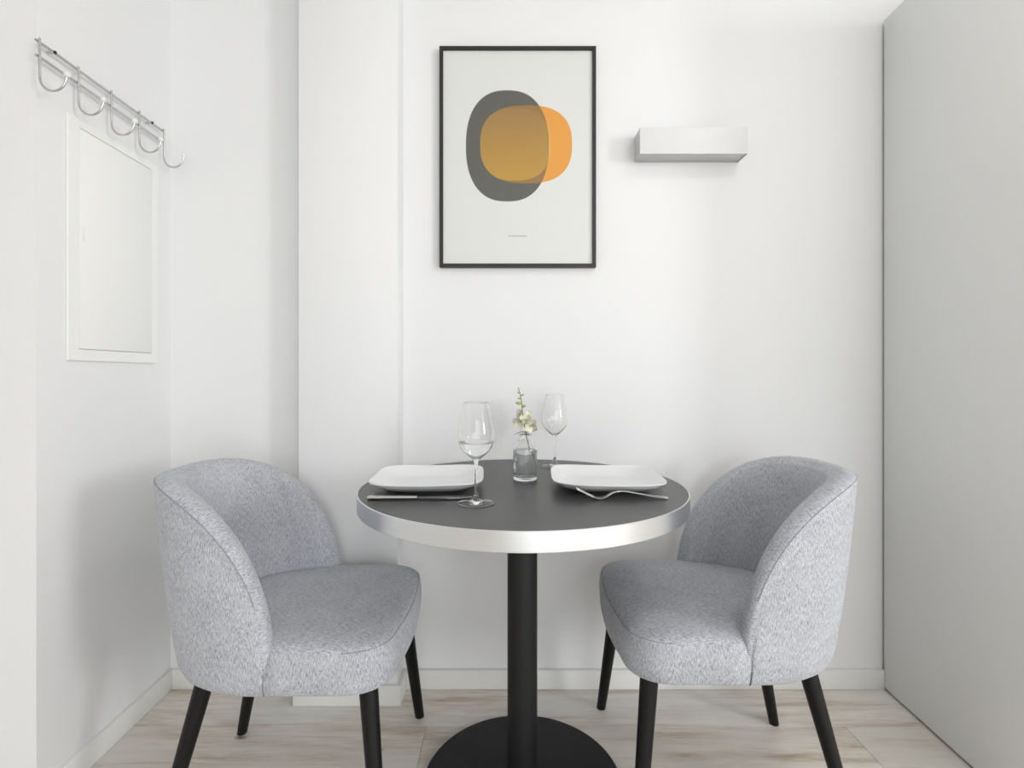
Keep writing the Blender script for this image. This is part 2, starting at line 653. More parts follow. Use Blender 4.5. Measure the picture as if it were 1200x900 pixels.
def shell_point(th, z, off=0.0):
    """outer surface of the back at plan angle th (-pi/2..pi/2) and height z, moved inwards by off"""
    f = max(0.0, (z - ZB) / (ZR - ZB))
    A = lerp(0.256, 0.328, f ** 0.95)
    B = lerp(0.254, 0.246, f) + 0.004 * sin(min(f, 1) * pi)
    if z < ZB + 0.045:            # soft lower edge
        q = 1 - (z - ZB) / 0.045
        ins = 0.026 * (1 - sqrt(max(0, 1 - q * q)))
        A -= ins
        B -= ins * 0.55
    n = 2.55
    A -= off
    B -= off
    c, s = cos(th), sin(th)
    x = -A * abs(c) ** (2 / n)
    y = B * abs(s) ** (2 / n) * (1 if s >= 0 else -1)
    return Vector((x + 0.010, y, z))


def rim_z(th):
    n = 2.55
    q = 1 - abs(cos(th)) ** (2 / n)
    return ZB + 0.035 + (ZR - 0.015 - ZB - 0.035) * max(0.0, 1 - q ** 1.85) ** 0.48


def build_shell():
    K = 46
    ths = []
    for i in range(-K, K + 1):
        t = abs(i) / K
        th = (pi / 2) * (1 - (1 - t) ** 2.3)
        ths.append(math.copysign(th, i))
    rows = 16
    TH = 0.056
    bm = bmesh.new()
    uvl = bm.loops.layers.uv.new('UVMap')
    cols, uvs = [], []
    arc = 0.0
    prev = None
    seam = []
    rims, rarc, prim = [], 0.0, None
    for k, th in enumerate(ths):
        zr = rim_z(th)
        # tangent of the rim curve
        e = 1e-3
        t0, t1 = max(th - e, -pi / 2), min(th + e, pi / 2)
        pa, pb = shell_point(t0, rim_z(t0)), shell_point(t1, rim_z(t1))
        tan = (pb - pa).normalized()
        side = shell_point(th, zr) - shell_point(th, zr, TH)
        nrm = side.normalized()
        upv = nrm.cross(tan).normalized()
        if abs(th) < 0.8 and upv.z < 0:
            upv = -upv
        elif abs(th) >= 0.8 and (upv.z + upv.x) < 0:
            upv = -upv
        ref = shell_point(th, 0.5)
        if prev is not None:
            arc += (ref - prev).length
        prev = ref
        col, uv = [], []
        for r in range(rows + 1):
            f = r / rows
            z = lerp(ZB, zr, f ** 1.25 if r < rows else 1)
            p = shell_point(th, z)
            # belly of the padding
            p += nrm * 0.004 * sin(pi * f)
            col.append(p)
        mo, mi = shell_point(th, zr), shell_point(th, zr, TH)
        mid, half = (mo + mi) / 2, (mo - mi).length / 2
        # crisp seam on the outer edge, then a soft roll to the inside
        for a, (hn, hu) in enumerate(((0.995, 0.004), (0.96, 0.0085), (0.90, 0.0115), (0.74, 0.0145), (0.52, 0.0165), (0.25, 0.0170), (-0.05, 0.0160),
                                      (-0.35, 0.0130), (-0.62, 0.0085), (-0.83, 0.0040), (-0.95, 0.0010))):
            p = mid + nrm * half * hn + upv * hu
            col.append(p)
            if a == 1:
                seam.append(p + nrm * 0.0002)
        for r in range(rows, -1, -1):
            f = r / rows
            z = lerp(ZB, zr, f ** 1.25 if r < rows else 1)
            p = shell_point(th, z, TH)
            p += nrm * -0.006 * sin(pi * min(1, f))
            col.append(p)
        vv = ZB
        for r, p in enumerate(col):
            if r:
                vv += (p - col[r - 1]).length
            uv.append((arc, vv))
        mr_ = col[rows + 6]
        rarc += (mr_ - prim).length if prim is not None else 0.0
        prim = mr_
        rims.append(rarc)
        cols.append([bm.verts.new(p) for p in col])
        uvs.append(uv)
    L = len(cols[0])
    for a in range(len(cols) - 1):
        for r in range(L - 1):
            f = bm.faces.new((cols[a][r], cols[a + 1][r], cols[a + 1][r + 1], cols[a][r + 1]))
            q = [uvs[a][r], uvs[a + 1][r], uvs[a + 1][r + 1], uvs[a][r + 1]]
            if rows <= r < rows + 12:      # the rolled rim has a strip of cloth of its own
                w0 = uvs[K][r][1]
                w1 = uvs[K][r + 1][1]
                q = [(rims[a] + 5, w0), (rims[a + 1] + 5, w0), (rims[a + 1] + 5, w1), (rims[a] + 5, w1)]
            for lp, u in zip(f.loops, q):
                lp[uvl].uv = u
        # underside
        f = bm.faces.new((cols[a][0], cols[a][L - 1], cols[a + 1][L - 1], cols[a + 1][0]))
    for e_ in (0, -1):
        try:
            bm.faces.new(cols[e_])
        except ValueError:
            pass
    return finish(bm, 'backrest', True, 80), seam


def seat_outline():
    pts = []
    HW, HI = 0.252, 0.214
    # half outline from the rear centre to the front centre, y >= 0
    rear = []
    for i in range(0, 19):
        a = (pi / 2) * i / 18
        rear.append((-0.215 * cos(a) ** (2 / 2.6), HI * sin(a) ** (2 / 2.6)))
    half = rear + [(0.003, HI + 0.002), (0.0065, HI + 0.012), (0.0092, HW - 0.006), (0.0128, HW)]
    # straight sides, rounded corners, gently bowed front edge
    rc, xf = 0.098, 0.280
    half += [(0.05, HW), (0.09, HW), (0.13, HW), (xf - rc - 0.012, HW)]
    for i in range(1, 13):
        a = (pi / 2) * (1 - i / 12)
        half.append((xf - rc - 0.010 + (rc - 0.002) * cos(a) ** 0.94, HW - rc + rc * sin(a) ** 0.94))
    for i in range(1, 9):
        y = (HW - rc) * (1 - i / 8)
        half.append((xf - 0.012 + 0.012 * (1 - (y / (HW - rc)) ** 2), y))
    full = half + [(x, -y) for x, y in reversed(half[1:-1])]
    return full


def build_seat():
    out = seat_outline()
    k = len(out)
    bm = bmesh.new()
    uvl = bm.loops.layers.uv.new('UVMap')
    cx = 0.03
    ZS = 0.452

    def ring(scale, z, grow=0.0):
        vs_ = []
        for i, (x, y) in enumerate(out):
            if z > ZS + 0.003 and x < 0.03:      # the cushion's top swells on without the side step
                e = min(1.0, max(0.0, (x + 0.16) / 0.19))
                y *= lerp(1.0, 0.252 / max(abs(y), 0.214), e * e * (3 - 2 * e) * min(1.0, (z - ZS) / 0.012))
            d = Vector((x - cx, y))
            l = d.length
            g = (l * scale + grow) / l
            vs_.append(bm.verts.new((cx + d.x * g, d.y * g, z)))
        return vs_
    prof = [('b', 0.5, ZB + 0.004, 0), ('b', 0.93, ZB + 0.002, 0)]
    rings = [ring(0.5, ZB + 0.004), ring(0.93, ZB + 0.001)]
    for z, g in ((ZB + 0.000, -0.014), (ZB + 0.003, -0.007), (ZB + 0.010, -0.0015), (ZB + 0.025, 0.002), (ZB + 0.045, 0.0035),
                 (ZB + 0.066, 0.0025), (ZS - 0.011, 0.0), (ZS - 0.003, -0.0025), (ZS, -0.0045)):
        rings.append(ring(1.0, z, g))
    nb = len(rings)
    for sc, z in ((0.995, ZS + 0.0025), (0.975, ZS + 0.007), (0.94, ZS + 0.0115), (0.88, ZS + 0.016), (0.78, ZS + 0.020), (0.62, ZS + 0.023),
                  (0.42, ZS + 0.025), (0.2, ZS + 0.0255)):
        rings.append(ring(sc, z, -0.0045))
    arc = [0.0]
    for i in range(k):
        a, b = out[i], out[(i + 1) % k]
        arc.append(arc[-1] + math.hypot(a[0] - b[0], a[1] - b[1]))
    for r in range(len(rings) - 1):
        for i in range(k):
            j = (i + 1) % k
            f = bm.faces.new((rings[r][i], rings[r][j], rings[r + 1][j], rings[r + 1][i]))
            for lp, ii in zip(f.loops, (i, i + 1, i + 1, i)):
                v = lp.vert
                if r < nb - 1:
                    lp[uvl].uv = (arc[ii] + 1.7, v.co.z)
                else:
                    lp[uvl].uv = (v.co.y + 3.0, v.co.x)
    f = bm.faces.new(rings[-1])
    for lp in f.loops:
        lp[uvl].uv = (lp.vert.co.y + 3.0, lp.vert.co.x)
    bm.faces.new(rings[0][::-1])
    seam = [Vector(v.co) for v in rings[nb - 1] if v.co.x > 0.15]
    return finish(bm, 'seat', True, 80), seam


def leg_mesh(top, foot):
    top, foot = Vector(top), Vector(foot)
    pts, rad = [], []
    for i in range(9):
        t = i / 8
        pts.append(top.lerp(foot, t))
        rad.append(lerp(0.0205, 0.0135, t))
    me = tube_mesh('leg', pts, rad, 24)
    # level the foot
    zmin = foot.z
    for v in me.vertices:
        if (v.co - foot).length < 0.03:
            v.co.z = zmin
    return me


shell_me, shell_seam = build_shell()
seat_me, seat_seam = build_seat()
legs_def = [((0.212, 0.20, ZB + 0.012), (0.252, 0.252, 0.0005)), ((0.212, -0.20, ZB + 0.012), (0.252, -0.252, 0.0005)),
            ((-0.16, 0.135, ZB + 0.012), (-0.245, 0.187, 0.0005)), ((-0.16, -0.135, ZB + 0.012), (-0.245, -0.187, 0.0005))]
legs_me = [leg_mesh(a, b) for a, b in legs_def]
shell_pipe = tube_mesh('rim_seam', shell_seam[9:-9], 0.0011, 6)
seat_pipe = tube_mesh('seat_seam', seat_seam, 0.0011, 6)


def chair(label, loc, rz):
    t = thing('dining_chair', label, 'chair', loc, rz, 'grey upholstered chairs at the table')
    b = obj('backrest', shell_me, M['fabric'], t)
    obj('rim_seam', shell_pipe, M['piping'], b)
    s = obj('seat', seat_me, M['fabric'], t)
    obj('seat_seam', seat_pipe, M['piping'], s)
    for me in legs_me:
        obj('leg', me, M['black_wood'], t)
    return t


chair('grey fabric tub chair with black legs beside the wall with the hooks', (-0.525, 1.335, 0), radians(1.0))
chair('grey fabric tub chair with black legs beside the tall wardrobe side', (0.522, 1.375, 0), radians(180 - 1.0))

# ------------------------------------------------------------------ table
TX, TY, TZ, TR = 0.026, 1.332, 0.75, 0.400
tb = thing('bistro_table', 'round dark bistro table with aluminium edge and black pedestal base', 'table', (TX, TY, 0))
obj('table_top', lathe_mesh('table_top', [(0, TZ - 0.036), (TR - 0.004, TZ - 0.036), (TR - 0.003, TZ - 0.034), (TR - 0.003, TZ - 0.0006),
                                          (TR - 0.0036, TZ), (0, TZ)], 160), M['tabletop'], tb)
obj('edge_band', lathe_mesh('edge_band', [(TR - 0.0028, TZ - 0.0385), (TR - 0.0006, TZ - 0.0385), (TR, TZ - 0.0375), (TR, TZ - 0.0006),
                                          (TR - 0.0006, TZ + 0.0003), (TR - 0.0028, TZ + 0.0003)], 160, 30, True), M['band'], tb)
obj('mounting_plate', lathe_mesh('mounting_plate', [(0, TZ - 0.042), (0.15, TZ - 0.042), (0.152, TZ - 0.040), (0.152, TZ - 0.0365), (0, TZ - 0.0365)], 64),
    M['black_metal'], tb)
obj('column', lathe_mesh('column', [(0, 0.012), (0.0375, 0.012), (0.0375, TZ - 0.0422), (0, TZ - 0.0422)], 64), M['black_metal'], tb)
obj('base_plate', lathe_mesh('base_plate', [(0, 0.0005), (0.246, 0.0005), (0.249, 0.003), (0.249, 0.0085), (0.2465, 0.0115), (0.12, 0.0125), (0, 0.0128)], 128),
    M['black_metal'], tb)
tz = TZ + 0.0004


# ------------------------------------------------------------------ plates
def plate_mesh():
    bm = bmesh.new()
    K = 96
    R = 0.134

    def outline(th):
        n = 5.0
        c, s = cos(th), sin(th)
        r = (abs(c) ** n + abs(s) ** n) ** (-1 / n)
        return r * R

    def height(f, th):
        corner = abs(sin(2 * th)) ** 2.0
        rim = 0.0275 + 0.002 * corner
        if f < 0.60:
            return 0.0068
        q = (f - 0.60) / 0.40
        return 0.0068 + (rim - 0.0068) * (0.25 * q + 0.75 * q * q * (1.5 - 0.5 * q))
    fr = [0.15, 0.35, 0.5, 0.58, 0.64, 0.70, 0.76, 0.82, 0.88, 0.94, 0.985, 1.0]
    top, bot = [], []
    for f in fr:
        rt, rb = [], []
        for i in range(K):
            th = 2 * pi * i / K
            r = outline(th) * f
            z = height(f, th)
            rt.append(bm.verts.new((r * cos(th), r * sin(th), z)))
            tk = 0.0045 if f < 0.98 else 0.0022
            rb.append(bm.verts.new((r * cos(th) * 1.0, r * sin(th), z - tk)))
        top.append(rt)
        bot.append(rb)
    ct, cb = bm.verts.new((0, 0, 0.0068)), bm.verts.new((0, 0, 0.0023))
    for i in range(K):
        j = (i + 1) % K
        bm.faces.new((ct, top[0][i], top[0][j]))
        bm.faces.new((cb, bot[0][j], bot[0][i]))
        for a in range(len(fr) - 1):
            bm.faces.new((top[a][i], top[a + 1][i], top[a + 1][j], top[a][j]))
            bm.faces.new((bot[a][j], bot[a + 1][j], bot[a + 1][i], bot[a][i]))
        bm.faces.new((top[-1][i], bot[-1][i], bot[-1][j], top[-1][j]))
    return finish(bm, 'plate_body', True, 60)


def foot_ring_mesh():
    bm = bmesh.new()
    K = 96
    rings = []
    for f, z in ((0.50, 0.0035), (0.505, 0.0), (0.535, 0.0), (0.555, 0.0045)):
        rg = []
        for i in range(K):
            th = 2 * pi * i / K
            n = 3.0
            r = 0.131 * f * (abs(cos(th)) ** n + abs(sin(th)) ** n) ** (-1 / n)
            rg.append(bm.verts.new((r * cos(th), r * sin(th), z)))
        rings.append(rg)
    for a in range(4):
        b = (a + 1) % 4
        for i in range(K):
            j = (i + 1) % K
            bm.faces.new((rings[a][i], rings[a][j], rings[b][j], rings[b][i]))
    return finish(bm, 'foot_ring', True, 40)


pm, fm = plate_mesh(), foot_ring_mesh()


def plate(label, loc, rz):
    p = thing('dinner_plate', label, 'plate', loc, rz, 'square plates on the table')
    obj('plate_body', pm, M['porcelain'], p)
    obj('foot_ring', fm, M['porcelain'], p)


plate('white square plate with upswept rim, behind the knife', (-0.205, 1.318, tz), radians(3))
plate('white square plate with upswept rim, behind the fork', (0.232, 1.318, tz), radians(-3))


# ------------------------------------------------------------------ cutlery
def knife(loc, rz):
    k = thing('table_knife', 'polished steel table knife in front of a white plate', 'knife', loc, rz)
    # handle, slightly waisted, tapering towards the blade
    bm = bmesh.new()
    secs = [(-0.116, 0.0055, 0.0028), (-0.1145, 0.0085, 0.0042), (-0.10, 0.0092, 0.0046), (-0.06, 0.0078, 0.0042), (-0.02, 0.0066, 0.0038), (-0.006, 0.0060, 0.0034)]
    rings = []
    for x, hw, hh in secs:
        rings.append([bm.verts.new((x, hw * cos(a), 0.0048 + hh * sin(a))) for a in [2 * pi * i / 16 for i in range(16)]])
    for a, b in zip(rings[:-1], rings[1:]):
        for i in range(16):
            bm.faces.new((a[i], a[(i + 1) % 16], b[(i + 1) % 16], b[i]))
    bm.faces.new(rings[0])
    bm.faces.new(rings[-1])
    obj('handle', finish(bm, 'handle', True, 60), M['steel'], k)
    bm = bmesh.new()
    out = [(-0.007, -0.0045), (0.004, -0.0088), (0.05, -0.0098), (0.085, -0.0085), (0.107, -0.003), (0.116, 0.005), (0.11, 0.0078), (0.06, 0.0085), (-0.007, 0.0048)]
    lo = [bm.verts.new((x, y, 0.0040)) for x, y in out]
    hi = [bm.verts.new((x, y, 0.0058)) for x, y in out]
    bm.faces.new(lo[::-1])
    bm.faces.new(hi)
    for i in range(len(out)):
        j = (i + 1) % len(out)
        bm.faces.new((lo[i], lo[j], hi[j], hi[i]))
    obj('blade', finish(bm, 'blade', True, 30), M['steel'], k)


def strip_mesh(name, pts, widths, thick, yoff=None):
    """flat metal strip: centreline (x, z), half widths"""
    bm = bmesh.new()
    rings = []
    for i, ((x, z), hw) in enumerate(zip(pts, widths)):
        yo = yoff[i] if yoff else 0
        a = pts[max(i - 1, 0)]
        b = pts[min(i + 1, len(pts) - 1)]
        t = Vector((b[0] - a[0], 0, b[1] - a[1])).normalized()
        nn = Vector((-t.z, 0, t.x)) * thick / 2
        c = Vector((x, yo, z))
        rings.append([bm.verts.new(c + Vector((0, -hw, 0)) + nn * 0.4), bm.verts.new(c + Vector((0, -hw * 0.7, 0)) + nn), bm.verts.new(c + Vector((0, hw * 0.7, 0)) + nn),
                      bm.verts.new(c + Vector((0, hw, 0)) + nn * 0.4), bm.verts.new(c + Vector((0, hw, 0)) - nn * 0.4), bm.verts.new(c + Vector((0, hw * 0.7, 0)) - nn),
                      bm.verts.new(c + Vector((0, -hw * 0.7, 0)) - nn), bm.verts.new(c + Vector((0, -hw, 0)) - nn * 0.4)])
    for a, b in zip(rings[:-1], rings[1:]):
        for i in range(8):
            bm.faces.new((a[i], a[(i + 1) % 8], b[(i + 1) % 8], b[i]))
    bm.faces.new(rings[0])
    bm.faces.new(rings[-1])
    return finish(bm, name, True, 50)


def fork(loc, rz):
    k = thing('table_fork', 'polished steel table fork with raised tines in front of a plate', 'fork', loc, rz)

    def prof(x):
        """height of the fork along its length: tines at -x, handle end at +x"""
        ctl = [(-0.100, 0.0235), (-0.085, 0.0160), (-0.070, 0.0085), (-0.056, 0.0032), (-0.046, 0.0022), (-0.036, 0.0055), (-0.022, 0.0135), (-0.008, 0.0170),
               (0.010, 0.0165), (0.040, 0.0115), (0.070, 0.0062), (0.092, 0.0030), (0.103, 0.0021)]
        for (x0, z0), (x1, z1) in zip(ctl[:-1], ctl[1:]):
            if x <= x1:
                t = (x - x0) / (x1 - x0)
                return lerp(z0, z1, t)
        return ctl[-1][1]
    xs = [-0.030 + i * (0.133 / 40) for i in range(41)]
    zs = [prof(x) for x in xs]
    for _ in range(3):
        zs = [zs[0]] + [(zs[i - 1] + 2 * zs[i] + zs[i + 1]) / 4 for i in range(1, len(zs) - 1)] + [zs[-1]]
    wd = []
    for x in xs:
        if x < -0.005:
            wd.append(lerp(0.0068, 0.0032, (x + 0.030) / 0.025))
        else:
            wd.append(lerp(0.0032, 0.0100, min(1, (x + 0.005) / 0.10) ** 1.3) if x < 0.1 else 0.008)
    obj('handle', strip_mesh('handle', list(zip(xs, zs)), wd, 0.0028), M['steel'], k)
    xs = [-0.062 + i * 0.0033 for i in range(11)]
    hd = obj('head', strip_mesh('head', [(x, prof(x)) for x in xs], [lerp(0.0125, 0.0066, max(0, (x + 0.05) / 0.021) ** 0.9) if x > -0.05 else 0.0125 for x in xs], 0.0022),
             M['steel'], k)
    for yo in (-0.0105, -0.0035, 0.0035, 0.0105):
        xs = [-0.100 + i * 0.00335 for i in range(13)]
        obj('tine', strip_mesh('tine', [(x, prof(x)) for x in xs], [lerp(0.0009, 0.0019, min(1, i / 3)) for i in range(13)], 0.0019, [yo] * 13), M['steel'], hd)


knife((-0.2035, 1.172, tz - 0.0006), radians(0.6))
fork((0.243, 1.176, tz), radians(1.0))


# ------------------------------------------------------------------ wine glasses
def wine_glass(label, loc, fill):
    g = thing('wine_glass', label, 'wine glass', loc, 0, 'wine glasses on the table')
    outer = [(0, 0.0), (0.036, 0.0), (0.0388, 0.0006), (0.0391, 0.0014), (0.036, 0.0020), (0.024, 0.0034), (0.012, 0.0062), (0.0062, 0.0105), (0.0042, 0.018),
             (0.0036, 0.035), (0.0034, 0.060), (0.0037, 0.080), (0.0052, 0.090), (0.0095, 0.0955), (0.0175, 0.1015), (0.0265, 0.110), (0.0340, 0.121), (0.0385, 0.133),
             (0.0395, 0.143), (0.0385, 0.156), (0.0355, 0.174), (0.0315, 0.193), (0.0277, 0.210), (0.0264, 0.2150), (0.0263, 0.2156), (0.0261, 0.2159)]
    inner = [(0.0258, 0.2159), (0.0256, 0.2156), (0.0257, 0.2150), (0.0270, 0.210), (0.0309, 0.193), (0.0349, 0.174), (0.0379, 0.156), (0.0389, 0.143), (0.0378, 0.133), (0.0332, 0.1215),
             (0.0252, 0.1115), (0.0165, 0.1035), (0.0085, 0.0985), (0.0, 0.0965)]
    b = obj('glass_body', lathe_mesh('glass_body', outer + inner, 64, 60), M['glass'], g)
    if fill:
        wz = fill
        pr = [(0.0, 0.0963)]
        for r, z in reversed(inner[6:-1]):
            if z < wz:
                pr.append((r + 0.0002, z - 0.0001))
        # radius at the water line
        for (ra, za), (rb, zb) in zip(inner[:-1], inner[1:]):
            if zb <= wz <= za:
                rw = lerp(rb, ra, (wz - zb) / (za - zb)) + 0.0002
        pr += [(rw, wz), (0.0, wz - 0.0004)]
        obj('water', lathe_mesh('water', pr, 64, 50), M['water'], g)


wine_glass('clear stemmed wine glass part filled with water beside the knife', (-0.0768, 1.135, tz), 0.1305)
wine_glass('empty clear stemmed wine glass behind the plate with the fork', (0.128, 1.590, tz), None)

# ------------------------------------------------------------------ bottle vase with an orchid sprig
VX, VY = 0.0345, 1.392
v_ = thing('bottle_vase', 'small clear glass bottle vase with water and a flower sprig', 'vase', (VX, VY, tz))
vo = [(0, 0.0), (0.029, 0.0), (0.0312, 0.0022), (0.0316, 0.008), (0.0316, 0.074), (0.0306, 0.083), (0.0272, 0.092), (0.0215, 0.0985), (0.0150, 0.1035), (0.0125, 0.107),
      (0.0122, 0.112), (0.0150, 0.1145), (0.0155, 0.117), (0.0145, 0.1195)]
vi = [(0.0118, 0.1195), (0.0104, 0.117), (0.0100, 0.107), (0.0128, 0.1020), (0.0198, 0.0965), (0.0252, 0.0905), (0.0282, 0.082), (0.0290, 0.074), (0.0290, 0.0125), (0.0265, 0.0095), (0, 0.0085)]
obj('glass_body', lathe_mesh('glass_body', vo + vi, 64, 60), M['glass'], v_)
obj('water', lathe_mesh('water', [(0, 0.0083), (0.0267, 0.0093), (0.0292, 0.0123), (0.0292, 0.0738), (0.0286, 0.0790), (0.0, 0.0785)], 64, 60), M['vase_water'], v_)

fl = thing('orchid_sprig', 'sprig of small white and yellow-green blossoms in a glass bottle', 'flower', (VX, VY, tz))
stem_pts = bez([(0.0245, -0.004, 0.032), (0.0185, -0.002, 0.055), (0.010, 0.0, 0.085), (0.004, 0.0, 0.112), (-0.001, 0.0, 0.135), (-0.006, 0.001, 0.165), (-0.008, 0.001, 0.190),
                (-0.011, 0.0, 0.215), (-0.0165, -0.001, 0.236)], 6)
obj('stem', tube_mesh('stem', stem_pts, [lerp(0.0019, 0.0009, i / (len(stem_pts) - 1)) for i in range(len(stem_pts))], 8), M['stem'], fl)


def petal_mesh(ln, wd, cup):
    bm = bmesh.new()
    nu, nv = 8, 4
    g = []
    for i in range(nu + 1):
        t = i / nu
        hw = wd * (sin(pi * (0.06 + 0.92 * t ** 0.85)) ** 0.75)
        rowv = []
        for j in range(-nv, nv + 1):
            s = j / nv
            rowv.append(bm.verts.new((ln * t, hw * s, cup * (t * t) - 0.25 * cup * t + 0.25 * hw * s * s)))
        g.append(rowv)
    for i in range(nu):
        for j in range(2 * nv):
            bm.faces.new((g[i][j], g[i + 1][j], g[i + 1][j + 1], g[i][j + 1]))
    r = bmesh.ops.solidify(bm, geom=list(bm.faces), thickness=0.0005)
    return finish(bm, 'petal', True, 60)


pet_a, pet_b = petal_mesh(0.021, 0.0095, 0.004), petal_mesh(0.016, 0.0080, 0.004)
lip_me = lathe_mesh('lip', [(0, -0.001), (0.0016, 0.0), (0.0024, 0.003), (0.0018, 0.006), (0, 0.0072)], 14)


def blossom(pos, aim, spin, size=1.0):
    """five petals round a small lip; aim is the way the flower looks"""
    q = Vector(aim).to_track_quat('Z', 'Y')
    b = obj('blossom', lip_me, M['lip'], fl, pos)
    b.rotation_mode = 'QUATERNION'
    b.rotation_quaternion = q
    b.scale = (size, size, size)
    for i in range(5):
        p = obj('petal', pet_a if i % 2 == 0 else pet_b, M['petal'], b)
        p.rotation_euler = (0, radians(-14), spin + 2 * pi * i / 5)


blossom((-0.014, -0.009, 0.150), (-0.5, -0.8, 0.1), 0.3, 1.05)
blossom((0.011, -0.008, 0.141), (0.45, -0.85, -0.1), 0.9, 1.1)
blossom((-0.012, 0.006, 0.172), (-0.7, -0.4, 0.3), 0.1, 0.9)
blossom((0.006, 0.006, 0.166), (0.6, -0.5, 0.4), 0.6, 0.95)
blossom((0.000, -0.012, 0.158), (0.1, -0.95, 0.3), 0.2, 0.85)


def bud(pos, d, ln, r, mat):
    d = Vector(d).normalized()
    me = lathe_mesh('bud', [(0, 0), (r * 0.7, ln * 0.18), (r, ln * 0.45), (r * 0.7, ln * 0.78), (0, ln)], 12, 80)
    o = obj('bud', me, mat, fl, pos)
    o.rotation_mode = 'QUATERNION'
    o.rotation_quaternion = d.to_track_quat('Z', 'Y')


for pos, d, ln, r in (((-0.0165, -0.001, 0.235), (-0.1, 0, 1), 0.007, 0.0022), ((-0.014, -0.001, 0.227), (-0.9, -0.2, 0.35), 0.008, 0.0024),
                      ((-0.0125, 0, 0.219), (0.9, -0.2, 0.5), 0.012, 0.0024), ((-0.011, 0, 0.212), (-0.9, 0.2, 0.15), 0.010, 0.0026),
                      ((-0.0085, 0, 0.200), (-0.95, -0.3, 0.1), 0.019, 0.0046), ((-0.0075, 0, 0.190), (0.7, -0.5, 0.5), 0.012, 0.0038)):
    bud(pos, d, ln, r, M['bud'])


def leaf(pts, wds, mat):
    bm = bmesh.new()
    rows_ = []
    for p, wv in zip(pts, wds):
        p = Vector(p)
        rows_.append([bm.verts.new(p + Vector((0, -wv, wv * 0.4))), bm.verts.new(p), bm.verts.new(p + Vector((0, wv, wv * 0.4)))])
    for a, b in zip(rows_[:-1], rows_[1:]):
        for i in range(2):
            bm.faces.new((a[i], b[i], b[i + 1], a[i + 1]))
    bmesh.ops.solidify(bm, geom=list(bm.faces), thickness=0.0006)
    obj('leaf', finish(bm, 'leaf', True, 60), mat, fl)


leaf([(0.0, -0.004, 0.124), (-0.010, -0.008, 0.1255), (-0.020, -0.010, 0.122), (-0.031, -0.011, 0.118)], [0.004, 0.0045, 0.003, 0.0006], M['dry'])
leaf([(0.002, -0.004, 0.123), (0.006, -0.010, 0.119), (0.010, -0.014, 0.112)], [0.004, 0.005, 0.001], M['dry'])
leaf([(0.003, 0.0, 0.124), (0.012, -0.006, 0.125), (0.019, -0.009, 0.119)], [0.003, 0.0045, 0.001], M['dry'])

# ------------------------------------------------------------------ framed print
FX0, FX1, FZ0, FZ1, FD = -0.2354, 0.2728, 1.375, 2.092, 0.020
fcx, fcz = (FX0 + FX1) / 2, (FZ0 + FZ1) / 2
fw, fh = (FX1 - FX0) / 2, (FZ1 - FZ0) / 2
fr = thing('framed_print', 'black framed abstract print of grey and orange shapes on back wall', 'picture', (fcx, YB - 0.0005, fcz))
pw = 0.0115


def rail(pts):
    """mitred frame rail: four outer/inner plan points in XZ"""
    bm = bmesh.new()
    f0 = [bm.verts.new((x, -FD, z)) for x, z in pts]
    f1 = [bm.verts.new((x, 0, z)) for x, z in pts]
    bm.faces.new(f0)
    bm.faces.new(f1[::-1])
    for i in range(4):
        j = (i + 1) % 4
        bm.faces.new((f0[i], f1[i], f1[j], f0[j]))
    bmesh.ops.recalc_face_normals(bm, faces=bm.faces)
    bmesh.ops.bevel(bm, geom=list(bm.edges), offset=0.0006, segments=1, affect='EDGES')
    obj('frame_rail', finish(bm, 'frame_rail', True, 30), M['frame_black'], fr)


o_, i_ = (fw, fh), (fw - pw, fh - pw)
rail([(-o_[0], o_[1]), (o_[0], o_[1]), (i_[0], i_[1]), (-i_[0], i_[1])])
rail([(-o_[0], -o_[1]), (o_[0], -o_[1]), (i_[0], -i_[1]), (-i_[0], -i_[1])])
rail([(-o_[0], o_[1]), (-o_[0], -o_[1]), (-i_[0], -i_[1]), (-i_[0], i_[1])])
rail([(o_[0], o_[1]), (o_[0], -o_[1]), (i_[0], -i_[1]), (i_[0], i_[1])])
pr = obj('print', box_mesh('print', (-fw + pw - 0.002, -0.012, -fh + pw - 0.002), (fw - pw + 0.002, -0.006, fh - pw + 0.002)), M['print'], fr)
# the caption under the shapes is a row of specks too small to read
bm = bmesh.new()
cx = -0.031
rng = random.Random(3)
while cx < 0.030:
    wv = rng.uniform(0.0018, 0.0042)
    for v in bmesh.ops.create_cube(bm, size=1)['verts']:
        v.co = Vector((cx + (v.co.x + 0.5) * wv, -0.0122 + v.co.y * 0.0004, -0.2565 + v.co.z * 0.0016))
    cx += wv + 0.0012
obj('caption', finish(bm, 'caption', False), M['frame_black'], pr)

# ------------------------------------------------------------------ wall lamp
LX0, LX1, LZ0, LZ1, LD = 0.403, 0.742, 1.7215, 1.8045, 0.0695
lm = thing('wall_lamp', 'slim white box wall lamp mounted beside the framed print', 'lamp', ((LX0 + LX1) / 2, YB - 0.0005, LZ0))
hw, hh = (LX1 - LX0) / 2, LZ1 - LZ0
bm = bmesh.new()
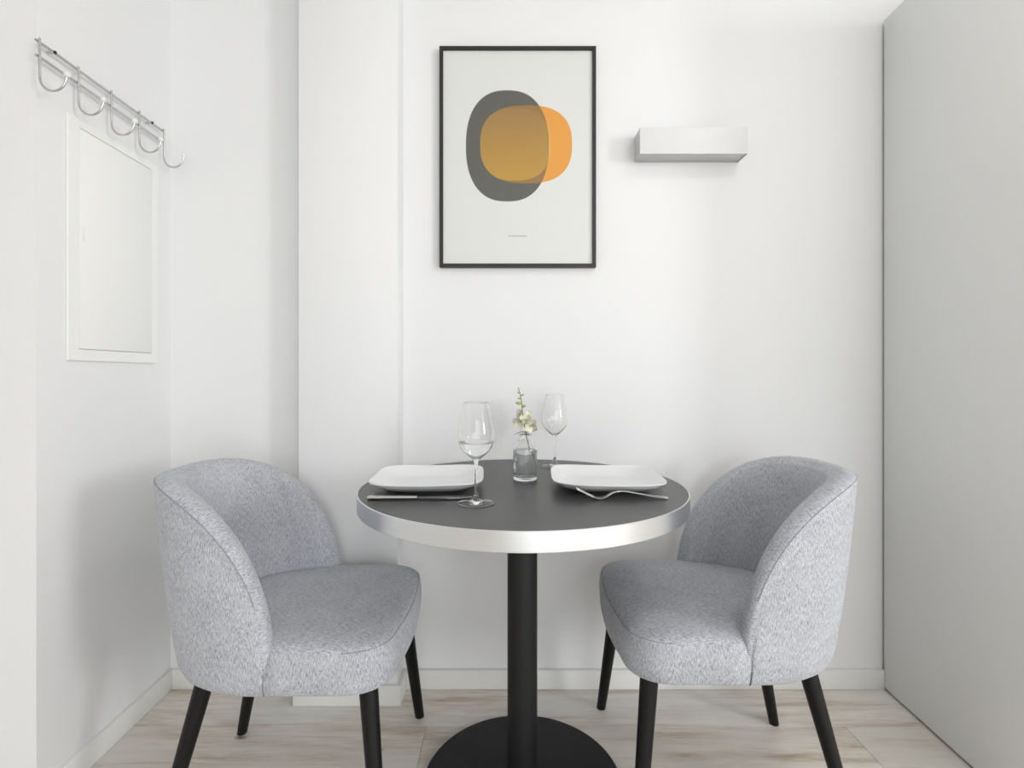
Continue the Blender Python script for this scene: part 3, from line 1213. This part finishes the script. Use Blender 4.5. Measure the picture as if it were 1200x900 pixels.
# open box shell: front, two ends and the back plate
for lo, hi in (((-hw, -LD, 0), (hw, -LD + 0.0025, hh)), ((-hw, -LD + 0.0025, 0), (-hw + 0.0025, 0, hh)), ((hw - 0.0025, -LD + 0.0025, 0), (hw, 0, hh)),
               ((-hw + 0.0025, -0.0025, 0), (hw - 0.0025, 0, hh))):
    for v in bmesh.ops.create_cube(bm, size=1)['verts']:
        v.co = Vector([lo[i] + (v.co[i] + 0.5) * (hi[i] - lo[i]) for i in range(3)])
obj('lamp_body', finish(bm, 'lamp_body', False), M['lampbody'], lm)
for z in (0.0025, hh - 0.0055):
    obj('diffuser', box_mesh('diffuser', (-hw + 0.003, -LD + 0.003, z), (hw - 0.003, -0.003, z + 0.003), 0.0004), M['diffuser'], lm)

# ------------------------------------------------------------------ flush box on the left wall
ANG = math.atan(0.021)        # the left wall's small turn
PY0, PY1, PZ0, PZ1 = 1.32, 1.663, 1.062, 1.680
pl = thing('fuse_box', 'white fuse box cover set flat on the left wall below the hooks', 'fuse box', (xleft((PY0 + PY1) / 2) + 0.0008, (PY0 + PY1) / 2, PZ0))
pl.rotation_euler = (0, 0, ANG)
pwid, phei = (PY1 - PY0) / 2, PZ1 - PZ0
bm = bmesh.new()
DY0, DY1, DZ0, DZ1 = -pwid + 0.034, pwid - 0.027, 0.029, phei - 0.022
for lo, hi in (((0, -pwid, 0), (0.0055, pwid, DZ0)), ((0, -pwid, DZ1), (0.0055, pwid, phei)), ((0, -pwid, DZ0), (0.0055, DY0, DZ1)), ((0, DY1, DZ0), (0.0055, pwid, DZ1))):
    for v in bmesh.ops.create_cube(bm, size=1)['verts']:
        v.co = Vector([lo[i] + (v.co[i] + 0.5) * (hi[i] - lo[i]) for i in range(3)])
bmesh.ops.remove_doubles(bm, verts=bm.verts, dist=1e-5)
obj('frame', finish(bm, 'frame', False), M['panel'], pl)
dg = 0.0016
dr = obj('door', box_mesh('door', (0.001, DY0 + 0.0006, DZ0 + dg), (0.006, DY1 - 0.0008, DZ1 - dg), 0.0008), M['panel'], pl)
obj('latch', box_mesh('latch', (0.0061, DY0 + 0.006, 0.31), (0.0072, DY0 + 0.016, 0.345), 0.0005), M['panel'], dr)

# ------------------------------------------------------------------ hook rail
HZ = 1.795
hr = thing('hook_rail', 'chrome wire coat rail with five hooks and white knobs', 'coat hooks', (xleft(1.445), 1.445, HZ))
hr.rotation_euler = (0, 0, ANG)
Yh = [-0.225 + 0.1125 * i for i in range(5)]
bx = 0.016
for dz in (0.0, -0.0345):
    obj('bar', tube_mesh('bar', [(bx, Yh[0] - 0.004, dz), (bx, Yh[-1] + 0.004, dz)], 0.0034, 10), M['chrome'], hr)
pts = [(bx + 0.0055, 0, 0.006)]
pts += [(bx + 0.0055, 0, -z) for z in (0.02, 0.05, 0.075, 0.084)]
rU = 0.030
for i in range(1, 15):
    a = pi + (pi * 0.93) * i / 14
    pts.append((bx + 0.0055 + rU + rU * cos(a), 0, -0.084 + rU * 1.05 * sin(a)))
pts.append((pts[-1][0] + 0.002, 0, pts[-1][2] + 0.010))
hook_me = tube_mesh('hook', pts, 0.0026, 10)
tip = pts[-1]
knob_me = lathe_mesh('knob', [(0, -0.0065)] + [(0.0068 * cos(a), 0.0068 * sin(a)) for a in [(-80 + i * 16) * pi / 180 for i in range(11)]] + [(0, 0.0068)], 20, 80)
for y in Yh:
    h = obj('hook', hook_me, M['chrome'], hr, (0, y, 0))
    obj('knob', knob_me, M['knob'], h, (tip[0] + 0.001, 0, tip[2] + 0.004))
for y in (Yh[0] + 0.045, Yh[-1] - 0.052):
    obj('standoff', tube_mesh('standoff', [(0.0006, y, 0), (bx - 0.0005, y, 0)], 0.0035, 12), M['chrome'], hr)
    obj('screw', lathe_mesh('screw', [(0, -0.003), (0.003, -0.003), (0.0038, 0), (0.003, 0.003), (0, 0.003)], 12), M['screw'], hr, (bx + 0.003, y, 0))
